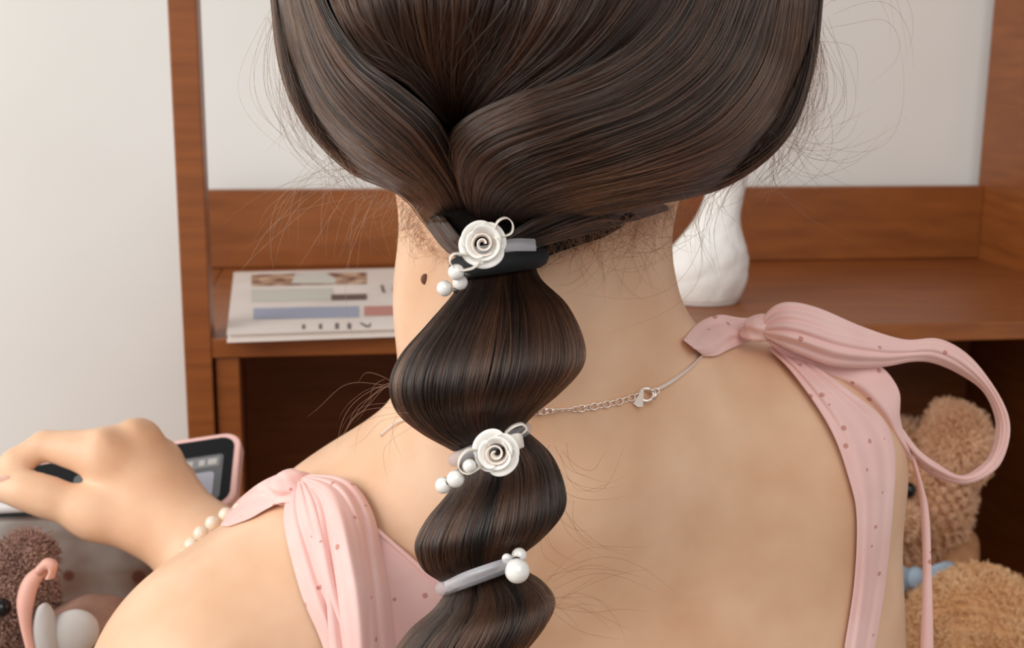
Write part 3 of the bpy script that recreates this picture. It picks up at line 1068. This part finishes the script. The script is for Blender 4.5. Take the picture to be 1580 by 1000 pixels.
# ------------------------------------------------------------------ room and furniture
def struct(name, verts, faces, m):
    o = mesh(name, verts, faces, m, None, smooth=False)
    o['kind'] = 'structure'
    return o


YAW = math.radians(8.0)
HX = np.array([math.cos(YAW), math.sin(YAW), 0]); HY = np.array([-math.sin(YAW), math.cos(YAW), 0]); HZ = np.array([0, 0, 1.0])
HO = np.array([-.2600, .950, 0.0])
DESK = .66


def H(x, y, z):
    return HO + x * HX + y * HY + z * HZ


def hbox(name, x0, x1, y0, y1, z0, z1, m, parent, bevel=.0012, **kw):
    V = np.array([H(*p) for p in boxv(x0, x1, y0, y1, z0, z1)])
    o = mesh(name, V - 0, BOXF, m, parent, smooth=False, bevel=bevel)
    return o


def hstruct(name, x0, x1, y0, y1, z0, z1, m):
    V = np.array([H(*p) for p in boxv(x0, x1, y0, y1, z0, z1)])
    return struct(name, V, BOXF, m)


hstruct('wall_back', -1.6, 2.2, .385, .485, 0, 2.6, M_wall)
hstruct('floor', -1.6, 2.2, -2.2, .485, -.05, 0, M_floor)
hstruct('baseboard_back', -1.6, 2.2, .372, .385, 0, .08, M_wall)

SHELF = 1.003
hutch = empty('desk_hutch', H(.45, .18, DESK), 'reddish-brown wooden desk hutch with open shelves standing against the white wall', 'shelf unit')
hbox('post', 0, .0215, 0, .030, DESK, 1.75, M_wood, hutch)
hbox('post', .0235, .0425, .004, .030, DESK, SHELF - .0165, M_wood, hutch)
IW = .855
hbox('side_panel', IW, IW + .022, 0, .36, DESK, 1.75, M_wood, hutch)
hbox('shelf', -.002 + .0005 + .0220, IW, .001, .36, SHELF - .016, SHELF, M_woodx, hutch)
hbox('shelf', .0005, .0215, .0305, .36, SHELF - .016, SHELF, M_woodx, hutch)
hbox('shelf_end', -.014, .0, .15, .36, SHELF - .016, SHELF, M_woodx, hutch)
hbox('upper_back_board', -.022, IW, .345, .36, SHELF + .0005, SHELF + .083, M_woodx, hutch)
hbox('lower_back_board', 0, IW, .345, .36, DESK, SHELF - .017, M_wood, hutch)
hbox('side_panel', 0, .020, .031, .344, DESK, SHELF - .017, M_wood, hutch)
hbox('divider', .44, .458, .02, .344, DESK, SHELF - .017, M_wood, hutch)
hbox('top_board', 0, IW + .022, 0, .36, 1.7505, 1.768, M_woodx, hutch)
desk = empty('desk', H(.45, .05, 0), 'reddish-brown wooden desk under the hutch', 'desk')
hbox('desk_top', -.42, IW + .10, -.20, .365, DESK - .028, DESK - .0005, M_woodx, desk)
for lx in (-.40, IW + .04):
    for ly in (-.17, .30):
        hbox('leg', lx, lx + .04, ly, ly + .04, 0.0005, DESK - .0285, M_wood, desk)

# ------------------------------------------------------------------ magazine on the shelf
mz = SHELF + .0006
MT = .0065
pfl = on_z(350, 529, mz); pbl = on_z(352, 420, mz + MT)
ma = YAW - math.radians(-3.5)
exm = np.array([math.cos(ma), math.sin(ma), 0]); eym = np.array([-math.sin(ma), math.cos(ma), 0])
dv = pbl - pfl; dv[2] = 0
MD = float(dv @ eym)
MWd = .300


def mg(s, t, z):
    return np.array([pfl[0], pfl[1], mz]) + exm * s + eym * t + HZ * z


mag = empty('magazine', mg(MWd / 2, MD / 2, 0), 'white printed magazine with blue and red bars lying on the hutch shelf', 'magazine')
M_paper = mat('white_paper', (238, 228, 220), 0.6)
M_cover = mixnoise(mat('cover_paper', (226, 214, 206), 0.4), (220, 208, 200), (232, 222, 214), nscale=12)
# pages: a few leaves, slightly fanned at the spine side
V, Fm = [], []
for k in range(5):
    z0 = MT * (.06 + .17 * k); z1 = z0 + MT * .15
    e = .0008 * (k % 2) + .0004 * k
    V += [mg(*p) for p in boxv(.0006 + e, MWd - e, .0006 + e, MD - e, z0, z1)]
    Fm += [tuple(i + 8 * k for i in f) for f in BOXF]
mesh('pages', np.array(V), Fm, M_paper, mag, smooth=False)
V = [mg(*p) for p in boxv(0, MWd, 0, MD, MT * .93, MT)] + [mg(*p) for p in boxv(0, MWd, 0, MD, 0, MT * .05)]
cov = mesh('cover', np.array(V), BOXF + [tuple(i + 8 for i in f) for f in BOXF], M_cover, mag, smooth=False)


def px_st(px, py):
    p = on_z(px, py, mz + MT) - np.array([pfl[0], pfl[1], mz])
    return float(p @ exm), float(p @ eym)


def printed(name, quads, m, z=MT + .00025):
    V, f = [], []
    for q in quads:
        b = len(V)
        for p in q:
            s, t = px_st(*p)
            V.append(mg(max(s, .001), min(max(t, .001), MD - .001), z))
        f.append(tuple(range(b, b + len(q)))[::-1])
    return mesh(name, np.array(V), f, m, cov, smooth=False)


def pr(x0, y0, x1, y1):
    return [(x0, y0), (x1, y0 - .02 * (x1 - x0)), (x1, y1 - .02 * (x1 - x0)), (x0, y1)]


M_photo = mixnoise(mat('photo_print', (130, 80, 60), .4), (96, 52, 36), (214, 180, 150), nscale=55, lo=.38, hi=.62)
printed('printed_photo', [pr(388, 424, 566, 442)], M_photo)
printed('printed_photo', [[(455, 424), (500, 420), (520, 432), (516, 438), (450, 438)]], mat('print_pale', (205, 205, 195), .4), MT + .0004)
printed('printed_panel', [pr(388, 447, 514, 466)], mat('print_green', (196, 196, 184), .4))
printed('printed_bar', [pr(511, 455, 566, 464)], mat('print_dark', (82, 60, 54), .4), MT + .0004)
printed('printed_bar', [pr(391, 476, 554, 493)], mat('print_blue', (150, 160, 184), .4))
printed('printed_bar', [pr(562, 473, 660, 488)], mat('print_red', (192, 122, 112), .4))
M_ink = mat('print_ink', (74, 66, 62), .4)
printed('lettering', [pr(466, 501, 471, 508), pr(492, 500, 497, 508), pr(517, 499, 523, 508), pr(536, 499, 542, 508), [(554, 499), (558, 498), (570, 504), (566, 506)],
                      [(570, 499), (573, 499), (571, 505), (568, 505)], pr(610, 497, 615, 505), pr(628, 496, 632, 504)], M_ink)
printed('lettering', [[(587, 440), (591, 440), (595, 452), (590, 452)], [(606, 442), (628, 440), (628, 443), (610, 446)], [(604, 446), (610, 445), (614, 450), (606, 449)],
                      [(612, 449), (630, 447), (630, 450), (614, 452)]], M_ink)

# ------------------------------------------------------------------ white vase
zb = SHELF + .0005
vb = on_z(1090, 474, zb)
dv_ = float(to_cam(vb)[2])
M_vase = mixnoise(mat('white_crinkled_ceramic', (236, 232, 226), 0.6), (226, 220, 213), (240, 237, 232), nscale=20, bump=.5, bscale=55, bdist=.003)
prof = [(.0, 30), (.0, 52), (.004, 60), (.014, 66), (.024, 69), (.036, 67), (.048, 60), (.060, 48), (.074, 37), (.090, 31), (.106, 28), (.124, 27), (.136, 25), (.137, 20), (.120, 18)]
V = []
nv = 96
pz = even(np.array([(z * 1000, r_) for z, r_ in prof[1:]], float), 90)
pz = np.vstack([[0, 30], pz])
rv = np.random.default_rng(5)
cre = [(rv.uniform(-12, 12), rv.uniform(-90, 90), rv.uniform(0, 6), rv.uniform(.4, 1)) for _ in range(7)]
for k, (zz, rp) in enumerate(pz):
    zz = zz / 1000
    lean = max(zz - .03, 0) * .25
    for j in range(nv):
        a = 2 * math.pi * j / nv
        c_ = sum(w_ * (abs(math.sin(round(m_) * a * .5 + q_ * zz + p_)) ** .35) for m_, q_, p_, w_ in cre) / 7
        wr = 1 + .24 * (c_ - .72) * (1 if k > 2 else 0) + .015 * math.sin(3 * a + zz * 60)
        rr = rp * 1.06 * dv_ / F * wr
        V.append((vb[0] + lean + rr * math.cos(a), vb[1] + .03 + rr * .8 * math.sin(a), zb + zz))
prof = pz
vase = mesh('vase', np.array(V), [tuple(range(nv))[::-1]] + gridf(len(prof), nv, True), M_vase, None)
tag(vase, 'white pear-shaped crinkled vase on the hutch shelf right of the neck', 'vase')

# ------------------------------------------------------------------ plush bears
def blob(name, c, r, m, parent, noise=.03, seed=0, rot=None):
    """lumpy ellipsoid; c world"""
    bm = bmesh.new()
    bmesh.ops.create_icosphere(bm, subdivisions=4, radius=1.0)
    r = np.array(r if not np.isscalar(r) else (r,) * 3)
    V = np.array([v.co for v in bm.verts])
    ph_ = np.random.default_rng(seed).uniform(0, 6, 6)
    k = 1 + noise * (np.sin(5 * V[:, 0] + ph_[0]) * np.sin(4 * V[:, 1] + ph_[1]) + .6 * np.sin(9 * V[:, 2] + ph_[2]) * np.sin(8 * V[:, 0] + ph_[3]))
    V = V * k[:, None] * r
    if rot is not None:
        V = V @ np.array(Matrix.Rotation(rot, 3, 'Y')).T
    fc = [tuple(v.index for v in f.verts) for f in bm.faces]
    bm.free()
    return mesh(name, V + c, fc, m, parent, origin=np.array(c, float)), V + c


def fur(part, c, V, n, length, m, seed, rad=.00030):
    r = np.random.default_rng(seed)
    idx = r.integers(0, len(V), n)
    P0 = V[idx] + r.normal(0, .0012, (n, 3))
    N = P0 - c; N /= np.linalg.norm(N, axis=1)[:, None]
    # clumped directions
    cd = r.normal(0, .22, (len(V) // 10 + 1, 3))
    D_ = N + cd[idx // 10] + r.normal(0, .40, (n, 3))
    D_ /= np.linalg.norm(D_, axis=1)[:, None]
    L = length * r.uniform(.5, 1.1, n)[:, None]
    c1 = np.cross(N, r.normal(0, 1, (n, 3))); c1 /= np.linalg.norm(c1, axis=1)[:, None] + 1e-9
    pts = np.stack([P0, P0 + D_ * L * .4 + c1 * L * .12, P0 + D_ * L * .75 - c1 * L * .05, P0 + D_ * L + c1 * L * .25 - N * L * .1], 1)
    return strands('fur', pts, m, part, rad)


M_plush = mixnoise(mat('tan_plush', (176, 124, 84), .9), (158, 108, 72), (190, 138, 96), nscale=40)
M_fur = mixnoise(mat('tan_plush_fur', (238, 192, 152), .8), (226, 176, 136), (244, 204, 168), nscale=30)
M_plush2 = mixnoise(mat('peach_plush', (214, 160, 110), .9), (200, 146, 96), (224, 176, 126), nscale=40)
M_fur2 = mixnoise(mat('peach_plush_fur', (240, 196, 146), .8), (232, 182, 130), (246, 210, 164), nscale=30)
M_eye = mat('black_bead_eye', (12, 11, 11), .15)
M_bow = mat('pale_blue_ribbon', (160, 176, 190), .6)
eye_me = ball_data('eye', M_eye, 14, 10)
nose_me = ball_data('nose', M_eye, 14, 10)


def wp(px, py, d): return W(U(px, py, d))


def at_d(rpx, d): return rpx * d / F


d1 = 1.20
hc = wp(1374, 762, d1)
b1 = empty('teddy_bear', np.array([hc[0], hc[1] + .02, DESK]), 'tan plush teddy bear with pale blue bow sitting under the shelf', 'teddy bear', 'plush bears')
hd, hdV = blob('head', hc, (at_d(122, d1), at_d(106, d1), at_d(112, d1)), M_plush, b1, .03, 1)
fur(hd, hc, hdV, 16000, .009, M_fur, 11)
for (px, py) in ((1478, 684), (1268, 684)):
    ec = wp(px, py, d1 - .050)
    er, erV = blob('ear', ec, (at_d(46, d1), at_d(26, d1), at_d(62, d1)), M_plush, b1, .04, 2, rot=(-.5 if px > 1400 else .5))
    fur(er, ec, erV, 6500, .008, M_fur, 12)
for px in (1401, 1330):
    ball('eye', eye_me, b1, wp(px, 756, d1 - at_d(122, d1)), .0075)
mc = wp(1364, 800, d1 - at_d(112, d1))
mu, muV = blob('muzzle', mc, (.030, .020, .024), M_plush, b1, .03, 3)
fur(mu, mc, muV, 1500, .006, M_fur, 13)
ball('nose', nose_me, b1, mc + np.array([0, -.020, .012]), (.010, .006, .007))
tcen = np.array([hc[0], hc[1] + .01, DESK + .082])
to_, toV = blob('torso', tcen, (.070, .062, .080), M_plush, b1, .03, 4)
fur(to_, tcen, toV, 3000, .009, M_fur, 14)
for s in (-1, 1):
    ac = tcen + np.array([s * .046, -.040, .0])
    ar, arV = blob('arm', ac, (.026, .026, .050), M_plush, b1, .03, 5, rot=s * .5)
    lg, lgV = blob('leg', tcen + np.array([s * .05, -.045, -.048]), (.030, .050, .030), M_plush, b1, .03, 6)
# bow: two lobes and a knot
bk = wp(1412, 892, d1 - .075)
for s in (-1, 1):
    n, m_ = 14, 9
    V = []
    for i in range(n):
        t = i / (n - 1)
        for j in range(m_):
            v = j / (m_ - 1) * 2 - 1
            V.append(bk + np.array([s * (.004 + .032 * t), -.006 * math.sin(t * math.pi) - .004 * math.cos(v * 3) * t, v * (.007 + .013 * math.sin(t * 2.2)) - .004 * t]))
    mesh('bow_lobe', np.array(V), gridf(n, m_), M_bow, b1, solid=.001)
ball('bow_knot', ball_data('bow_knot', M_bow, 14, 10), b1, bk, (.009, .008, .011))

d2 = .975
h2 = wp(1512, 992, d2)
b2 = empty('teddy_bear', np.array([h2[0], h2[1], DESK]), 'pale peach plush teddy bear in front, only its round head top showing', 'teddy bear', 'plush bears')
hd, hdV = blob('head', h2, (at_d(112, d2), at_d(104, d2), at_d(108, d2)), M_plush2, b2, .03, 21)
fur(hd, h2, hdV, 16000, .008, M_fur2, 31)
for s in (-1, 1):
    ec = h2 + np.array([s * .055, .0, .002 - .02])
    er, erV = blob('ear', ec, (.020, .014, .020), M_plush2, b2, .03, 22)
    ball('eye', eye_me, b2, h2 + np.array([s * .022, -.054, -.004]), .006)
mc = h2 + np.array([0, -.052, -.022])
blob('muzzle', mc, (.024, .016, .019), M_plush2, b2, .02, 23)
ball('nose', nose_me, b2, mc + np.array([0, -.016, .008]), (.008, .005, .006))
tz = (DESK + h2[2]) / 2 - .010
blob('torso', np.array([h2[0], h2[1] + .01, DESK + max(.03, (h2[2] - DESK) * .42)]), (.056, .05, max(.03, (h2[2] - DESK) * .42)), M_plush2, b2, .02, 24)

# ------------------------------------------------------------------ hazy clear pouch with a plush toy in it, lower left
d3 = .752
pz0 = DESK
px0 = wp(20, 860, d3)
pouch = empty('clear_pouch', np.array([px0[0], px0[1], DESK]), 'hazy clear vinyl pouch with small brown spots and white rim on the desk', 'pouch')
ptop = wp(30, 784, d3)[2]
PW, PD = .115, .016
pc = np.array([wp(70, 860, d3)[0], wp(70, 860, d3)[1]])
nu, nv = 22, 48
V = []
for i in range(nu):
    t = i / (nu - 1)
    dep = PD * (.75 + .6 * math.sin(t * 2.6)) * (1 - t) ** .5 + .0016
    for j in range(nv):
        a = 2 * math.pi * j / nv
        ca, sa = math.cos(a), math.sin(a)
        x = PW * (1 + .02 * math.sin(t * 3)) * math.copysign(abs(ca) ** .45, ca); y = dep * math.copysign(abs(sa) ** .7, sa)
        wr = .0030 * math.sin(x * 60 + 5 * t) * (1 - abs(2 * t - 1)) + .0022 * math.sin(x * 140 - 9 * t) * t * (1 - t)
        z = DESK + .001 + (ptop - DESK - .001) * t * (1 - .06 * (x / PW) ** 2)
        V.append((pc[0] + x, pc[1] + y + wr + .008 * t, z))
V = np.array(V)
pv = mesh('vinyl_bag', V, gridf(nu, nv, True) + [tuple(range(nv))[::-1], tuple((nu - 1) * nv + j for j in range(nv))], M_vinyl, pouch, subsurf=1)
M_rim = mat('white_piping', (226, 224, 222), .5)
top = V[-nv:]
tube('rim', top[np.argsort(top[:, 0])][::2] * [1, 0, 1] + [0, float(top[:, 1].mean()), .001], .0036, M_rim, pouch, 8)
nt = M_vinyl.node_tree
tc = nt.nodes.new('ShaderNodeTexCoord'); vo = nt.nodes.new('ShaderNodeTexVoronoi'); vo.inputs['Scale'].default_value = 38
nt.links.new(tc.outputs['Object'], vo.inputs['Vector'])
rp = nt.nodes.new('ShaderNodeValToRGB')
rp.color_ramp.elements[0].position = .17; rp.color_ramp.elements[1].position = .23
rp.color_ramp.elements[0].color = (1, 1, 1, 1); rp.color_ramp.elements[1].color = (0, 0, 0, 1)
nz = nt.nodes.new('ShaderNodeTexNoise'); nz.inputs['Scale'].default_value = 16; nz.inputs['Detail'].default_value = 3
nt.links.new(tc.outputs['Object'], nz.inputs['Vector'])
rb = nt.nodes.new('ShaderNodeValToRGB')
rb.color_ramp.elements[0].position = .40; rb.color_ramp.elements[1].position = .62
rb.color_ramp.elements[0].color = lin((124, 96, 84)); rb.color_ramp.elements[1].color = lin((172, 164, 156))
nt.links.new(nz.outputs[0], rb.inputs[0])
mxs = nt.nodes.new('ShaderNodeMix'); mxs.data_type = 'RGBA'
nt.links.new(rp.outputs[0], mxs.inputs[0]); nt.links.new(rb.outputs[0], mxs.inputs[6]); mxs.inputs[7].default_value = lin((98, 56, 46))
nt.links.new(vo.outputs['Distance'], rp.inputs[0])
nt.links.new(mxs.outputs[2], nt.nodes['Principled BSDF'].inputs['Base Color'])

M_plush3 = mixnoise(mat('brown_plush', (138, 102, 88), .9), (118, 84, 70), (152, 116, 100), nscale=40)
M_fur3 = mixnoise(mat('brown_plush_fur', (162, 126, 110), .8), (140, 104, 90), (180, 144, 128), nscale=30)
M_peach = mat('peach_ribbon', (218, 164, 146), .6)
M_pad = mat('grey_white_felt', (176, 170, 165), .8)
d4 = .675
h3 = wp(-8, 925, d4 + .02)
b3 = empty('plush_toy', np.array([h3[0], h3[1], DESK]), 'brown plush toy with a peach ribbon and grey-white paw pads, at the lower left', 'plush toy')
hd, hdV = blob('head', h3, (at_d(92, d4), at_d(60, d4), at_d(84, d4)), M_plush3, b3, .03, 41)
fur(hd, h3, hdV, 12000, .0042, M_fur3, 51)
ball('eye', eye_me, b3, wp(2, 938, d4 - .010), .0052)
blob('torso', np.array([wp(60, 985, d4)[0], h3[1] + .012, DESK + .032]), (.052, .034, .036), M_plush3, b3, .03, 42)
ec = wp(44, 862, d4 + .02)
er, erV = blob('ear', ec, (.013, .009, .014), M_plush3, b3, .03, 43)
fur(er, ec, erV, 1500, .005, M_fur3, 52)
lg, lgV = blob('leg', wp(140, 985, d4 + .01), (.030, .034, .022), M_plush3, b3, .02, 44)
pd, _ = blob('paw_pad', wp(112, 978, d4 - .022), (.0155, .006, .0125), M_pad, b3, .01, 45, rot=-.7)
tp, _ = blob('tail', wp(72, 990, d4 - .024), (.007, .006, .022), M_pad, b3, .02, 46)


def strip3(name, A, B, parent, m):
    a, b = even(E(A), 24), even(E(B), 24)
    v = np.linspace(0, 1, 5)
    V = a[:, None] * (1 - v)[None, :, None] + b[:, None] * v[None, :, None]
    V[..., 2] -= .003 * np.sin(v * math.pi)[None]
    return mesh(name, W(V.reshape(-1, 3)), gridf(24, 5), m, parent, solid=.001)


strip3('ribbon', [(70, 868, d4 - .022), (40, 890, d4 - .026), (27, 925, d4 - .028), (32, 965, d4 - .028), (46, 1020, d4 - .026)],
       [(82, 878, d4 - .022), (62, 898, d4 - .026), (53, 926, d4 - .028), (49, 965, d4 - .028), (60, 1020, d4 - .026)], b3, M_peach)
strip3('ribbon', [(56, 876, d4 - .027), (72, 862, d4 - .029), (88, 868, d4 - .029), (84, 892, d4 - .027)],
       [(62, 888, d4 - .027), (72, 880, d4 - .028), (76, 884, d4 - .028), (70, 894, d4 - .027)], b3, M_peach)
